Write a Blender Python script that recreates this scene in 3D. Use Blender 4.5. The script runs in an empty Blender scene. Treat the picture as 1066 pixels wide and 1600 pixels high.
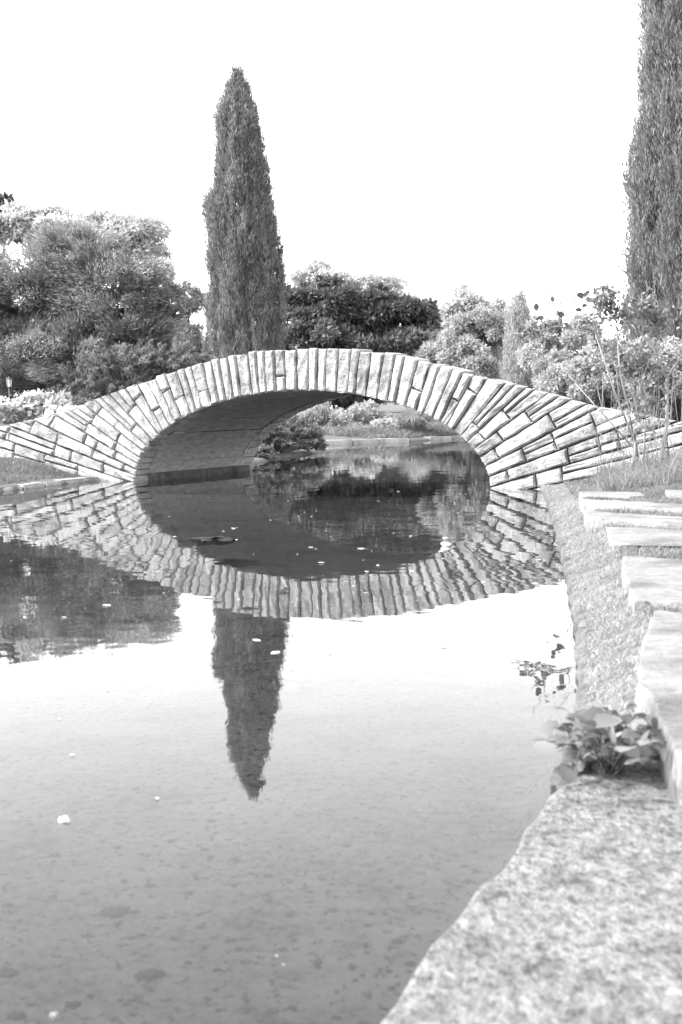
import bpy, bmesh, math, random
import numpy as np
from mathutils import Vector, Matrix, noise

# ------------------------------------------------------------------ camera, sky, sun, exposure
scn = bpy.context.scene
COL = scn.collection
H = 1.10                       # camera height over the water (m)
FPX = 2222.0                   # focal length in photo pixels (50 mm on a 36 mm high frame)
PITCH = math.atan(175 / FPX)
ROLL = math.radians(-0.8)
cam = bpy.data.cameras.new('camera')
cam.sensor_fit = 'VERTICAL'; cam.sensor_height = 36; cam.sensor_width = 24; cam.lens = 50
cam.clip_start = 0.05; cam.clip_end = 3000
cam.dof.use_dof = True; cam.dof.focus_distance = 19.0; cam.dof.aperture_fstop = 5.6
camo = bpy.data.objects.new('camera', cam); COL.objects.link(camo)
camo.matrix_world = Matrix.Translation((0, 0, H)) @ Matrix.Rotation(math.pi / 2 - PITCH, 4, 'X') @ Matrix.Rotation(ROLL, 4, 'Z')
scn.camera = camo

SUN_EL = math.radians(42); SUN_AZ = math.radians(262)      # azimuth clockwise from +Y: a veiled sun off to the left
w = bpy.data.worlds.new('World'); scn.world = w; w.use_nodes = True
nt = w.node_tree; nt.nodes.clear()
sky = nt.nodes.new('ShaderNodeTexSky'); sky.sky_type = 'NISHITA'; sky.sun_disc = False
sky.sun_elevation = SUN_EL; sky.sun_rotation = SUN_AZ
sky.air_density = 1.0; sky.dust_density = 1.0; sky.ozone_density = 1.0
bw = nt.nodes.new('ShaderNodeRGBToBW'); bg = nt.nodes.new('ShaderNodeBackground'); wo = nt.nodes.new('ShaderNodeOutputWorld')
nt.links.new(sky.outputs[0], bw.inputs[0]); nt.links.new(bw.outputs[0], bg.inputs[0]); nt.links.new(bg.outputs[0], wo.inputs[0])
bg.inputs[1].default_value = 0.15
sl = bpy.data.lights.new('sun', 'SUN'); sl.energy = 1.5; sl.angle = math.radians(10); sl.color = (1, 1, 1)
so = bpy.data.objects.new('sun', sl); COL.objects.link(so)
sdir = Vector((math.sin(SUN_AZ) * math.cos(SUN_EL), math.cos(SUN_AZ) * math.cos(SUN_EL), math.sin(SUN_EL)))
so.rotation_euler = sdir.to_track_quat('Z', 'Y').to_euler()
so.location = (-20, -20, 30)
vs = scn.view_settings
vs.view_transform = 'Standard'; vs.look = 'None'; vs.gamma = 1.0; vs.exposure = 2.55
try: vs.use_curve_mapping = False
except Exception: pass

# ------------------------------------------------------------------ pixel rays
RM = np.array(camo.matrix_world.to_3x3()) if False else np.array((Matrix.Rotation(math.pi / 2 - PITCH, 3, 'X') @ Matrix.Rotation(ROLL, 3, 'Z')))
def ray(x, y): return RM @ np.array([(x - 533) / FPX, (800 - y) / FPX, -1.0])
def gnd(x, y, z=0.0):
    d = ray(x, y); t = (z - H) / d[2]; return np.array([0, 0, H]) + t * d
def at(x, y, D):
    d = ray(x, y); return np.array([0, 0, H]) + d * (D / d[1])

# ------------------------------------------------------------------ helpers
rng = np.random.default_rng(7)
random.seed(7)
def smooth(a): a = np.clip(a, 0, 1); return a * a * (3 - 2 * a)

def link(name, me, mat=None, parent=None):
    o = bpy.data.objects.new(name, me); COL.objects.link(o)
    if mat is not None and me is not None and not me.materials: me.materials.append(mat)
    if parent is not None: o.parent = parent
    return o
def tag(o, label=None, cat=None, group=None, kind=None):
    if label: o['label'] = label
    if cat: o['category'] = cat
    if group: o['group'] = group
    if kind: o['kind'] = kind
    return o
def empty(name, loc=(0, 0, 0)):
    o = bpy.data.objects.new(name, None); COL.objects.link(o); o.location = tuple(loc); o.empty_display_size = 0.1
    return o
def place(parent, o):
    """parent o (built in world coordinates) keeping its place"""
    o.parent = parent
    o.location = tuple(-Vector(parent.location))
    return o
def fast_mesh(name, V, F, tone=None, smooth_=False):
    V = np.asarray(V, np.float32); F = np.asarray(F, np.int32)
    me = bpy.data.meshes.new(name); n, k = F.shape
    me.vertices.add(len(V)); me.vertices.foreach_set('co', V.ravel())
    me.loops.add(n * k); me.loops.foreach_set('vertex_index', F.ravel())
    me.polygons.add(n); me.polygons.foreach_set('loop_start', np.arange(0, n * k, k, dtype=np.int32))
    try: me.polygons.foreach_set('loop_total', np.full(n, k, np.int32))
    except Exception: pass
    if smooth_: me.polygons.foreach_set('use_smooth', np.ones(n, bool))
    if tone is not None:
        a = me.attributes.new('tone', 'FLOAT', 'FACE'); a.data.foreach_set('value', np.asarray(tone, np.float32))
    me.update(calc_edges=True); me.validate()
    return me
class MB:
    def __init__(s): s.v = []; s.f = []
    def add(s, vs_, fs_):
        o = len(s.v); s.v += [tuple(p) for p in vs_]; s.f += [tuple(i + o for i in f) for f in fs_]
    def box(s, x0, x1, y0, y1, z0, z1):
        s.add([(x0, y0, z0), (x1, y0, z0), (x1, y1, z0), (x0, y1, z0), (x0, y0, z1), (x1, y0, z1), (x1, y1, z1), (x0, y1, z1)],
              [(0, 3, 2, 1), (4, 5, 6, 7), (0, 1, 5, 4), (1, 2, 6, 5), (2, 3, 7, 6), (3, 0, 4, 7)])
    def tube(s, pts, rad, n=6):
        pts = [Vector(p) for p in pts]; m = len(pts)
        if not hasattr(rad, '__len__'): rad = [rad] * m
        vv = []; ff = []
        for i, p in enumerate(pts):
            d = (pts[min(i + 1, m - 1)] - pts[max(i - 1, 0)])
            if d.length < 1e-9: d = Vector((0, 0, 1))
            d.normalize(); a = d.orthogonal().normalized(); b = d.cross(a)
            for k in range(n):
                t = 2 * math.pi * k / n
                vv.append(p + (a * math.cos(t) + b * math.sin(t)) * rad[i])
        for i in range(m - 1):
            for k in range(n):
                ff.append((i * n + k, i * n + (k + 1) % n, (i + 1) * n + (k + 1) % n, (i + 1) * n + k))
        ff.append(tuple(range((m - 1) * n, m * n))); ff.append(tuple(reversed(range(n))))
        s.add(vv, ff)
    def mesh(s, name, smooth_=False):
        me = bpy.data.meshes.new(name); me.from_pydata(s.v, [], s.f); me.update()
        if smooth_:
            for p in me.polygons: p.use_smooth = True
        return me

# ------------------------------------------------------------------ materials (the photograph is black and white: all greys)
def newmat(name):
    m = bpy.data.materials.new(name); m.use_nodes = True
    n = m.node_tree; n.nodes.clear()
    return m, n, n.nodes.new, n.links.new
def ramp(N, stops):
    r = N('ShaderNodeValToRGB'); e = r.color_ramp.elements
    while len(e) > 1: e.remove(e[-1])
    e[0].position = stops[0][0]; e[0].color = (stops[0][1],) * 3 + (1,)
    for p, v in stops[1:]:
        q = e.new(p); q.color = (v, v, v, 1)
    return r
def noise_node(N, L, coord, scale, detail=6, rough=0.6, mapping=None):
    t = N('ShaderNodeTexNoise'); t.inputs['Scale'].default_value = scale; t.inputs['Detail'].default_value = detail; t.inputs['Roughness'].default_value = rough
    if mapping:
        mp = N('ShaderNodeMapping'); mp.inputs['Scale'].default_value = mapping; L(coord, mp.inputs[0]); L(mp.outputs[0], t.inputs['Vector'])
    else: L(coord, t.inputs['Vector'])
    return t
def math_(N, L, op, a, b):
    m = N('ShaderNodeMath'); m.operation = op
    for i, q in enumerate((a, b)):
        if isinstance(q, (int, float)): m.inputs[i].default_value = q
        else: L(q, m.inputs[i])
    return m.outputs[0]
def stone_mat(name, lo, hi, scale=9, rnd=0.35, bump=0.6, dist=0.02, speck=70, speck_amt=0.35, mapping=None, stain=0.45):
    m, n, N, L = newmat(name)
    out = N('ShaderNodeOutputMaterial'); p = N('ShaderNodeBsdfPrincipled'); L(p.outputs[0], out.inputs[0])
    geo = N('ShaderNodeNewGeometry'); oi = N('ShaderNodeObjectInfo')
    a = noise_node(N, L, geo.outputs['Position'], scale, 8, 0.65, mapping)
    b = noise_node(N, L, geo.outputs['Position'], speck, 4, 0.7, mapping)
    c = noise_node(N, L, geo.outputs['Position'], scale * 0.28, 3, 0.5)
    ra = ramp(N, [(0.3, lo), (0.7, hi)]); L(a.outputs[0], ra.inputs[0])
    rb = ramp(N, [(0.32, 1 - speck_amt), (0.52, 1.0), (0.75, 1.0 + speck_amt * 0.4)]); L(b.outputs[0], rb.inputs[0])
    rc = ramp(N, [(0.33, 1 - stain), (0.5, 1.0)]); L(c.outputs[0], rc.inputs[0])
    v = math_(N, L, 'MULTIPLY', ra.outputs[0], rb.outputs[0]); v = math_(N, L, 'MULTIPLY', v, rc.outputs[0])
    r = math_(N, L, 'MULTIPLY_ADD', oi.outputs['Random'], rnd); n.nodes[-1].inputs[2].default_value = 1 - rnd * 0.6
    v = math_(N, L, 'MULTIPLY', v, r)
    L(v, p.inputs['Base Color']); p.inputs['Roughness'].default_value = 0.9; p.inputs['Specular IOR Level'].default_value = 0.2
    bm_ = N('ShaderNodeBump'); bm_.inputs['Strength'].default_value = bump; bm_.inputs['Distance'].default_value = dist
    h = math_(N, L, 'MULTIPLY_ADD', b.outputs[0], 0.35); L(a.outputs[0], n.nodes[-1].inputs[2])
    L(h, bm_.inputs['Height']); L(bm_.outputs[0], p.inputs['Normal'])
    return m
def leaf_mat(name, val, trans=0.3, var=0.9, spec=0.25, rough=0.55):
    m, n, N, L = newmat(name)
    out = N('ShaderNodeOutputMaterial'); p = N('ShaderNodeBsdfPrincipled'); t = N('ShaderNodeBsdfTranslucent'); mx = N('ShaderNodeMixShader')
    at_ = N('ShaderNodeAttribute'); at_.attribute_name = 'tone'
    v = math_(N, L, 'MULTIPLY_ADD', at_.outputs['Fac'], val * var); n.nodes[-1].inputs[2].default_value = val * (1 - var / 2)
    L(v, p.inputs['Base Color']); L(v, t.inputs['Color'])
    p.inputs['Roughness'].default_value = rough; p.inputs['Specular IOR Level'].default_value = spec
    mx.inputs[0].default_value = trans; L(p.outputs[0], mx.inputs[1]); L(t.outputs[0], mx.inputs[2]); L(mx.outputs[0], out.inputs[0])
    return m
def plain_mat(name, val, rough=0.8, scale=20, var=0.35, bump=0.3, mapping=None, spec=0.3, dist=0.01):
    m, n, N, L = newmat(name)
    out = N('ShaderNodeOutputMaterial'); p = N('ShaderNodeBsdfPrincipled'); L(p.outputs[0], out.inputs[0])
    geo = N('ShaderNodeNewGeometry')
    a = noise_node(N, L, geo.outputs['Position'], scale, 6, 0.6, mapping)
    r = ramp(N, [(0.3, val * (1 - var)), (0.7, val * (1 + var))]); L(a.outputs[0], r.inputs[0]); L(r.outputs[0], p.inputs['Base Color'])
    p.inputs['Roughness'].default_value = rough; p.inputs['Specular IOR Level'].default_value = spec
    b = N('ShaderNodeBump'); b.inputs['Strength'].default_value = bump; b.inputs['Distance'].default_value = dist
    L(a.outputs[0], b.inputs['Height']); L(b.outputs[0], p.inputs['Normal'])
    return m

M = {}
M['stone'] = stone_mat('bridge_stone', 0.34, 0.52, 14, 0.26, 1.0, 0.05, 42, 0.40)
M['slab'] = stone_mat('slab_stone', 0.22, 0.34, 7, 0.10, 1.0, 0.03, 34, 0.40, (1, 2.2, 1), 0.42)
M['kerb'] = stone_mat('kerb_stone', 0.38, 0.50, 8, 0.15, 0.7, 0.02, 50, 0.3)
M['mortar'] = plain_mat('mortar', 0.09, 0.95, 30, 0.4, 0.6)
M['soffit'] = plain_mat('soffit_concrete', 0.30, 0.75, 7, 0.3, 0.5, (1, 1, 4), 0.3, 0.02)
M['granite'] = stone_mat('granite_slab', 0.13, 0.29, 30, 0.0, 1.0, 0.02, 60, 0.55, (1, .62, 1), 0.3)
M['edging'] = stone_mat('edging_concrete', 0.07, 0.16, 14, 0.0, 0.9, 0.02, 80, 0.5)
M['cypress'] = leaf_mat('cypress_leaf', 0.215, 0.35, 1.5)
M['cypress_far'] = leaf_mat('cypress_far_leaf', 0.42, 0.4, 0.6)  # far cypress: glare and fading put into a paler leaf colour
M['juniper'] = leaf_mat('juniper_leaf', 0.20, 0.3, 1.5)
M['dark_leaf'] = leaf_mat('dark_leaf', 0.14, 0.3, 1.4)
M['mid_leaf'] = leaf_mat('mid_leaf', 0.27, 0.4, 1.4)
M['glare_pale_leaf'] = leaf_mat('glare_pale_leaf', 0.55, 0.5, 0.7)  # veiling glare on the far crowns, painted as pale foliage
M['light_leaf'] = leaf_mat('light_leaf', 0.42, 0.45, 0.9)  # background foliage, its colour lightened to imitate haze
M['grass'] = leaf_mat('grass_blade', 0.26, 0.35, 0.9, 0.2)
M['dry_grass'] = leaf_mat('dry_grass_blade', 0.40, 0.35, 0.8, 0.2)
M['petal'] = leaf_mat('petal', 0.75, 0.3, 0.3)
M['weed'] = leaf_mat('weed_leaf', 0.24, 0.3, 0.6, 0.35, 0.45)
M['weed_dark'] = leaf_mat('weed_dark_leaf', 0.15, 0.25, 1.2, 0.3, 0.5)
M['bark'] = plain_mat('bark', 0.10, 0.9, 18, 0.5, 0.8, (1, 1, 0.25))
M['pale_bark'] = plain_mat('pale_bark', 0.30, 0.8, 18, 0.4, 0.5, (1, 1, 0.25))
M['dark_stone'] = stone_mat('sunken_debris', 0.015, 0.05, 20, 0.3, 0.8)
M['white_stone'] = stone_mat('white_stone', 0.6, 0.8, 20, 0.0, 0.8)
M['metal'] = plain_mat('lamp_metal', 0.05, 0.5, 30, 0.2, 0.1, None, 0.5)
M['lamp_glass'] = plain_mat('lamp_glass', 0.7, 0.35, 30, 0.05, 0.0, None, 0.5)

# ------------------------------------------------------------------ bridge frame of reference
A_ = gnd(213, 752); B_ = gnd(766, 763)
BU = (B_ - A_) / np.linalg.norm(B_ - A_); BW = np.array([-BU[1], BU[0], 0]); BO = (A_ + B_) / 2
DEPTH = 3.0; AH = 2.70; RISE = 1.22
def bp(u, v, w_): return BO + BU * u + BW * w_ + np.array([0, 0, v])

# ------------------------------------------------------------------ pond outline, ground
RIGHT_PX = [(583, 1600), (650, 1515), (720, 1432), (800, 1342), (842, 1282), (868, 1228), (897, 1160), (906, 1090), (902, 1000), (893, 945), (886, 900), (870, 830), (853, 775)]
right_edge = [gnd(x, y, 0.03 if y > 1250 else 0.0)[:2] for x, y in RIGHT_PX]
right_edge[-1] = gnd(850, 768)[:2]
pond = [(-3.2, -6.0), (-0.95, 0.0)] + [tuple(q) for q in right_edge]
pond += [tuple(bp(3.35, 0, 0.02)[:2]), tuple(bp(3.0, 0, 0.3)[:2]), tuple(bp(2.9, 0, 2.8)[:2]), tuple(bp(3.4, 0, 3.2)[:2]), (4.6, 27.0), (6.2, 33.0), (7.5, 39.5)]
FAR_PX = [(740, 684.5), (672, 688), (640, 690.5), (500, 695), (508, 706), (470, 712), (430, 718), (390, 727)]
pond += [tuple(gnd(*q)[:2]) for q in FAR_PX]
pond += [tuple(bp(-2.9, 0, 2.9)[:2]), tuple(bp(-2.9, 0, 0.3)[:2]), tuple(bp(-3.35, 0, -0.02)[:2])]
LEFT_PX = [(140, 752), (70, 760), (0, 769)]
pond += [tuple(gnd(*q)[:2]) for q in LEFT_PX]
pond += [(-5.6, 15.0), (-8.0, 11.0), (-9.5, 5.0), (-9.5, -6.0)]
POND = np.array(pond)
def sdf(X, Y):
    X = np.asarray(X, float); Y = np.asarray(Y, float)
    d = np.full(X.shape, 1e9); ins = np.zeros(X.shape, bool)
    n = len(POND)
    for i in range(n):
        ax, ay = POND[i]; bx, by = POND[(i + 1) % n]
        ex, ey = bx - ax, by - ay; wx, wy = X - ax, Y - ay
        t = np.clip((wx * ex + wy * ey) / (ex * ex + ey * ey), 0, 1)
        d = np.minimum(d, np.hypot(wx - t * ex, wy - t * ey))
        if abs(by - ay) > 1e-9:
            c = ((ay > Y) != (by > Y)) & (X < (bx - ax) * (Y - ay) / (by - ay) + ax); ins ^= c
    return np.where(ins, -d, d)
def gz(X, Y):
    X = np.asarray(X, float); Y = np.asarray(Y, float)
    d = sdf(X, Y)
    near = 0.004 + 0.012 * smooth(d / 0.4)                                          # under the first slab
    bank = 0.05 + 0.13 * smooth(d / 0.34) + 0.10 * smooth((d - 0.6) / 2.0)
    lawn = 0.05 + 0.24 * smooth(d / 1.5) + 0.30 * smooth((d - 2) / 14)
    r = smooth((X + 0.6) / 0.5)
    f1 = smooth((Y - 4.0) / 0.9); f2 = smooth((Y - 12.5) / 2.5)
    rt = near * (1 - f1) + bank * f1; rt = rt * (1 - f2) + lawn * f2
    o = lawn * (1 - r) + rt * r
    U_ = np.abs((X - BO[0]) * BU[0] + (Y - BO[1]) * BU[1]); W_ = (X - BO[0]) * BW[0] + (Y - BO[1]) * BW[1]   # earth ramps of the bridge path
    o = np.maximum(o, .40 * smooth((U_ - 4.9) / .9) * smooth(1 - (U_ - 6.6) / 5) * smooth((W_ - .12) / .4) * smooth((DEPTH - .1 - W_) / .4))
    o = o + 0.012 * np.sin(X * 3.1 + Y * 1.7) * smooth(d / 0.5) * f1
    o = o + (0.022 * np.sin(X * 9.0 + 3 * np.sin(Y * 2.1)) * np.sin(Y * 5.3 + X * 2) + .012 * np.sin(Y * 14 + X * 11)) * smooth(d / .12) * smooth((.7 - d) / .3) * f1 * (1 - f2) * r
    i = -0.20 * smooth(-d / 0.12) + 0.012 * np.sin(X * 2.3 + 1) * np.sin(Y * 1.9)
    return np.where(d > 0, o, np.minimum(i, -0.0))
def g1(x, y): return float(gz(np.array([x]), np.array([y]))[0])

def axis(lo, hi, step, far, grow=1.25):
    a = list(np.arange(lo, hi + 1e-6, step)); s = step
    b = a[-1]
    while b < far: s *= grow; b += s; a.append(b)
    s = step; b = a[0]
    while b > -far: s *= grow; b -= s; a.insert(0, b)
    return np.array(a)
gx = axis(-6.5, 7.5, 0.10, 900); gy = axis(-1.0, 41, 0.12, 1200)
GX, GY = np.meshgrid(gx, gy); GZ = gz(GX.ravel(), GY.ravel())
nx, ny = len(gx), len(gy)
idx = np.arange(nx * ny).reshape(ny, nx)
F = np.stack([idx[:-1, :-1], idx[:-1, 1:], idx[1:, 1:], idx[1:, :-1]], -1).reshape(-1, 4)
me = fast_mesh('ground', np.stack([GX.ravel(), GY.ravel(), GZ], 1), F, smooth_=True)
m, n, N, L = newmat('ground_soil')
out = N('ShaderNodeOutputMaterial'); p = N('ShaderNodeBsdfPrincipled'); L(p.outputs[0], out.inputs[0]); p.inputs['Roughness'].default_value = 0.95; p.inputs['Specular IOR Level'].default_value = 0.1
geo = N('ShaderNodeNewGeometry'); sp = N('ShaderNodeSeparateXYZ'); L(geo.outputs['Position'], sp.inputs[0])
a = noise_node(N, L, geo.outputs['Position'], 3.0, 8, 0.7); b = noise_node(N, L, geo.outputs['Position'], 22.0, 6, 0.8)
mudr = ramp(N, [(0.36, 0.03), (0.48, 0.10), (0.64, 0.155)])
mixn = math_(N, L, 'MULTIPLY_ADD', b.outputs[0], 0.55); L(math_(N, L, 'MULTIPLY', a.outputs[0], 0.45), n.nodes[-2].inputs[2])
L(mixn, mudr.inputs[0])
spk = noise_node(N, L, geo.outputs['Position'], 34.0, 5, 0.75, (1, .8, 1)); spr = ramp(N, [(0.38, 0.08), (0.45, 1.0), (0.66, 1.0), (0.74, 1.5)]); L(spk.outputs[0], spr.inputs[0])
mud_ = math_(N, L, 'MULTIPLY', mudr.outputs[0], spr.outputs[0])
soilr = ramp(N, [(0.3, 0.09), (0.7, 0.19)]); L(mixn, soilr.inputs[0])
mx = N('ShaderNodeMix'); mx.data_type = 'RGBA'
st = ramp(N, [(0.49, 0.0), (0.51, 1.0)]); L(math_(N, L, 'ADD', sp.outputs['Z'], 0.5), st.inputs[0])
L(st.outputs[0], mx.inputs[0]); L(mud_, mx.inputs[6]); L(soilr.outputs[0], mx.inputs[7]); L(mx.outputs[2], p.inputs['Base Color'])
bb = N('ShaderNodeBump'); bb.inputs['Strength'].default_value = 0.7; bb.inputs['Distance'].default_value = 0.03; L(mixn, bb.inputs['Height']); L(bb.outputs[0], p.inputs['Normal'])
tag(link('ground', me, m), kind='structure')

# ------------------------------------------------------------------ water
m, n, N, L = newmat('pond_water'); M['water'] = m
out = N('ShaderNodeOutputMaterial'); mxs = N('ShaderNodeMixShader'); tr = N('ShaderNodeBsdfTransparent'); gl = N('ShaderNodeBsdfGlossy'); fr = N('ShaderNodeFresnel')
fr.inputs['IOR'].default_value = 1.333; tr.inputs['Color'].default_value = (0.86, 0.86, 0.86, 1); gl.inputs['Roughness'].default_value = 0.012; gl.inputs['Color'].default_value = (1, 1, 1, 1)
geo = N('ShaderNodeNewGeometry')
n1 = noise_node(N, L, geo.outputs['Position'], 1.0, 2, 0.45, (2.6, 1.9, 1))
n2 = noise_node(N, L, geo.outputs['Position'], 1.0, 2, 0.5, (11, 6, 1))
hh = math_(N, L, 'MULTIPLY_ADD', n2.outputs[0], 0.10); L(n1.outputs[0], n.nodes[-1].inputs[2])
bmp = N('ShaderNodeBump'); bmp.inputs['Strength'].default_value = 1.0; bmp.inputs['Distance'].default_value = 0.0019; L(hh, bmp.inputs['Height'])
L(bmp.outputs[0], gl.inputs['Normal']); L(bmp.outputs[0], fr.inputs['Normal'])
L(fr.outputs[0], mxs.inputs[0]); L(tr.outputs[0], mxs.inputs[1]); L(gl.outputs[0], mxs.inputs[2]); L(mxs.outputs[0], out.inputs[0])
bmw = bmesh.new()
# the pond outline pushed a little under its banks
PV = []
for i in range(len(POND)):
    a = POND[i - 1]; b = POND[i]; c = POND[(i + 1) % len(POND)]
    t = (c - a) / np.linalg.norm(c - a); nrm = np.array([t[1], -t[0]])
    PV.append(bmw.verts.new((b[0] + nrm[0] * 0.05, b[1] + nrm[1] * 0.05, 0.0)))
fc = bmw.faces.new(PV); bmw.normal_update()
if fc.normal.z < 0: bmesh.ops.reverse_faces(bmw, faces=[fc])
bmesh.ops.triangulate(bmw, faces=bmw.faces[:])
me = bpy.data.meshes.new('water'); bmw.to_mesh(me); bmw.free()
tag(link('water', me, M['water']), kind='structure')

# ------------------------------------------------------------------ stone bridge
bridge = empty('stone_bridge', tuple(BO))
bridge.rotation_euler = (0, 0, math.atan2(BU[1], BU[0]))
tag(bridge, 'low humpbacked footbridge of pale rough stone with radiating arch courses', 'bridge')
# local frame: x = u along the face, y = w into the bridge, z up
EXT_U = [0, .66, 1.2, 1.7, 2.2, 2.92, 3.5, 4.0, 4.6, 5.2, 6.0, 7.0]
EXT_V = [1.78, 1.755, 1.70, 1.605, 1.475, 1.28, 1.135, .99, .88, .78, .70, .66]
def ext(u): return float(np.interp(abs(u), EXT_U, EXT_V))
PHI_U = [0, .7, 1.4, 1.95, 2.2, 2.36, 2.5, 2.6, 2.66, 2.70]
PHI_A = [0, 6.5, 13.5, 25.5, 34, 48, 56.5, 61, 66, 74]
# intrados polyline with vertical feet
pts = [(-AH, -0.32 + 0.02 * i) for i in range(16)] + [(AH * math.sin(t), RISE * math.cos(t)) for t in np.linspace(-math.pi / 2, math.pi / 2, 400)] + [(AH, -0.02 - 0.02 * i) for i in range(16)]
IP = np.array(pts); SL = np.concatenate([[0], np.cumsum(np.hypot(*np.diff(IP, axis=0).T))]); STOT = SL[-1]
def intr(s): return np.array([np.interp(s, SL, IP[:, 0]), np.interp(s, SL, IP[:, 1])])
def course_line(s):
    P = intr(s); u, v = P
    if v < 0: ph = 74 + 14 * min(1, -v / 0.3)
    else: ph = float(np.interp(abs(u), PHI_U, PHI_A))
    ph = math.radians(ph) * (1 if u > 0 else -1)
    d = np.array([math.sin(ph), math.cos(ph)])
    l0, l1 = 0.1, 4.2
    for _ in range(40):
        lm = (l0 + l1) / 2; Q = P + d * lm
        if Q[1] < ext(Q[0]): l0 = lm
        else: l1 = lm
    return P, P + d * l0
R1 = random.Random(31)
sb = [0.02]
while sb[-1] < STOT - 0.10:
    q = intr(sb[-1]); k = abs(q[0]) / AH
    wd = (0.102 + 0.036 * (1 - k ** 3)) * R1.uniform(0.78, 1.26)
    sb.append(min(sb[-1] + wd, STOT - 0.02))
lines = [course_line(s) for s in sb]

def stone_mesh(c4, back, proud, rr, seed_rough=0.010):
    """c4: inner-left, inner-right, outer-right, outer-left in (u, v); rough-faced block"""
    a, b, c, d = [np.array(q, float) for q in c4]
    ln = (np.linalg.norm(d - a) + np.linalg.norm(c - b)) / 2
    nm = max(2, min(5, int(ln / 0.16) + 1)); e_ = min(0.02 / ln, .2)
    fs = [0, e_] + [e_ + (1 - 2 * e_) * i / nm for i in range(1, nm)] + [1 - e_, 1]
    wdt = np.linalg.norm(b - a); g_ = min(0.016 / wdt, .25); gs = [0, g_, .5, 1 - g_, 1]
    nl = len(fs) - 1; nc = len(gs) - 1
    V = []; Fq = []
    jt = min(0.007, 0.05 * wdt)
    tu, tv = rr.uniform(-.012, .012), rr.uniform(-.012, .012)
    for i, f in enumerate(fs):
        for j, g in enumerate(gs):
            p = (a * (1 - g) + b * g) * (1 - f) + (d * (1 - g) + c * g) * f
            rim = i in (0, nl) or j in (0, nc)
            p = p + np.array([rr.uniform(-jt, jt), rr.uniform(-jt, jt)])
            y = (-proud * .35 + rr.uniform(-0.008, 0.008)) if rim else -(proud + tu * (f - .5) * 2 + tv * (g - .5) * 2 + rr.uniform(-seed_rough, seed_rough))
            V.append((p[0], y, p[1]))
    W_ = nc + 1
    for i in range(nl):
        for j in range(nc): Fq.append((i * W_ + j, i * W_ + j + 1, (i + 1) * W_ + j + 1, (i + 1) * W_ + j))
    nfront = len(Fq)
    ring = [j for j in range(W_)] + [i * W_ + nc for i in range(1, nl + 1)] + [nl * W_ + j for j in range(nc - 1, -1, -1)] + [i * W_ for i in range(nl - 1, 0, -1)]
    o = len(V)
    for r in ring: V.append((V[r][0], back, V[r][2]))
    k = len(ring)
    for i in range(k): Fq.append((ring[i], o + i, o + (i + 1) % k, ring[(i + 1) % k]))
    me = bpy.data.meshes.new('stone'); me.from_pydata(V, [], Fq); me.update()
    bm = bmesh.new(); bm.from_mesh(me); bmesh.ops.recalc_face_normals(bm, faces=bm.faces[:]); bm.to_mesh(me); bm.free()
    for i, p in enumerate(me.polygons): p.use_smooth = False
    return me
def shrink(c4, g):
    c4 = [np.array(q, float) for q in c4]; out_ = []
    for i in range(4):
        p = c4[i]; e1 = c4[i - 1] - p; e2 = c4[(i + 1) % 4] - p
        e1 /= np.linalg.norm(e1) + 1e-9; e2 /= np.linalg.norm(e2) + 1e-9
        s = max(0.35, abs(e1[0] * e2[1] - e1[1] * e2[0]))
        out_.append(p + (e1 + e2) * g / s)
    return out_
def lerp(p, q, t): return p + (q - p) * t
prev = []
nst = 0
for i in range(len(lines) - 1):
    (P0, Q0), (P1, Q1) = lines[i], lines[i + 1]
    Ln = (np.linalg.norm(Q0 - P0) + np.linalg.norm(Q1 - P1)) / 2
    if Ln < 0.66: cuts = [] if R1.random() < 0.87 else [R1.choice((R1.uniform(.35, .45), R1.uniform(.6, .72)))]
    elif Ln < 1.0: cuts = [] if R1.random() < 0.3 else [R1.uniform(.25, .75)]
    else:
        cuts = []; x = R1.uniform(0.16, 0.5)
        while x < Ln - 0.15:
            cuts.append(x / Ln); x += R1.uniform(0.34, 0.68)
    # keep joints of neighbours apart
    cuts = [c if all(abs(c - q) > 0.06 for q in prev) else min(0.9, c + 0.1) for c in cuts]; cuts = sorted(set(cuts))
    prev = cuts
    ts = [0.0] + cuts + [1.0]
    for k in range(len(ts) - 1):
        t0, t1 = ts[k], ts[k + 1]
        if (t1 - t0) * Ln < 0.06: continue
        L0, L1 = np.linalg.norm(Q0 - P0), np.linalg.norm(Q1 - P1)
        def tt(t, Lq): return 0.0 if t == 0 else 1.0 if t == 1 else min(.97, t * Ln / Lq)     # cuts square to the course
        c4 = [lerp(P0, Q0, tt(t0, L0)), lerp(P1, Q1, tt(t0, L1)), lerp(P1, Q1, tt(t1, L1)), lerp(P0, Q0, tt(t1, L0))]
        if k == len(ts) - 2:
            e = R1.uniform(-0.012, 0.022)
            for q in (2, 3):
                dv = c4[q] - c4[3 - q]; c4[q] = c4[q] + dv / (np.linalg.norm(dv) + 1e-6) * e
        th = (np.linalg.norm(c4[1] - c4[0]) + np.linalg.norm(c4[2] - c4[3])) / 2
        sub = [c4]
        if th > 0.20 and (t1 - t0) * Ln > 0.2:
            s_ = R1.uniform(0.38, 0.62)
            m0, m1 = lerp(c4[0], c4[1], s_), lerp(c4[3], c4[2], s_)
            sub = [[c4[0], m0, m1, c4[3]], [m0, c4[1], c4[2], m1]]
        for c in sub:
            if max(q[1] for q in c) < -0.22: continue
            if max(abs(q[0]) for q in c) > 6.6: continue
            me = stone_mesh(shrink(c, 0.0105), 0.34 if k == 0 else 0.10, R1.uniform(0.02, 0.055), R1)
            link('stone', me, M['stone'], bridge); nst += 1
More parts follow.
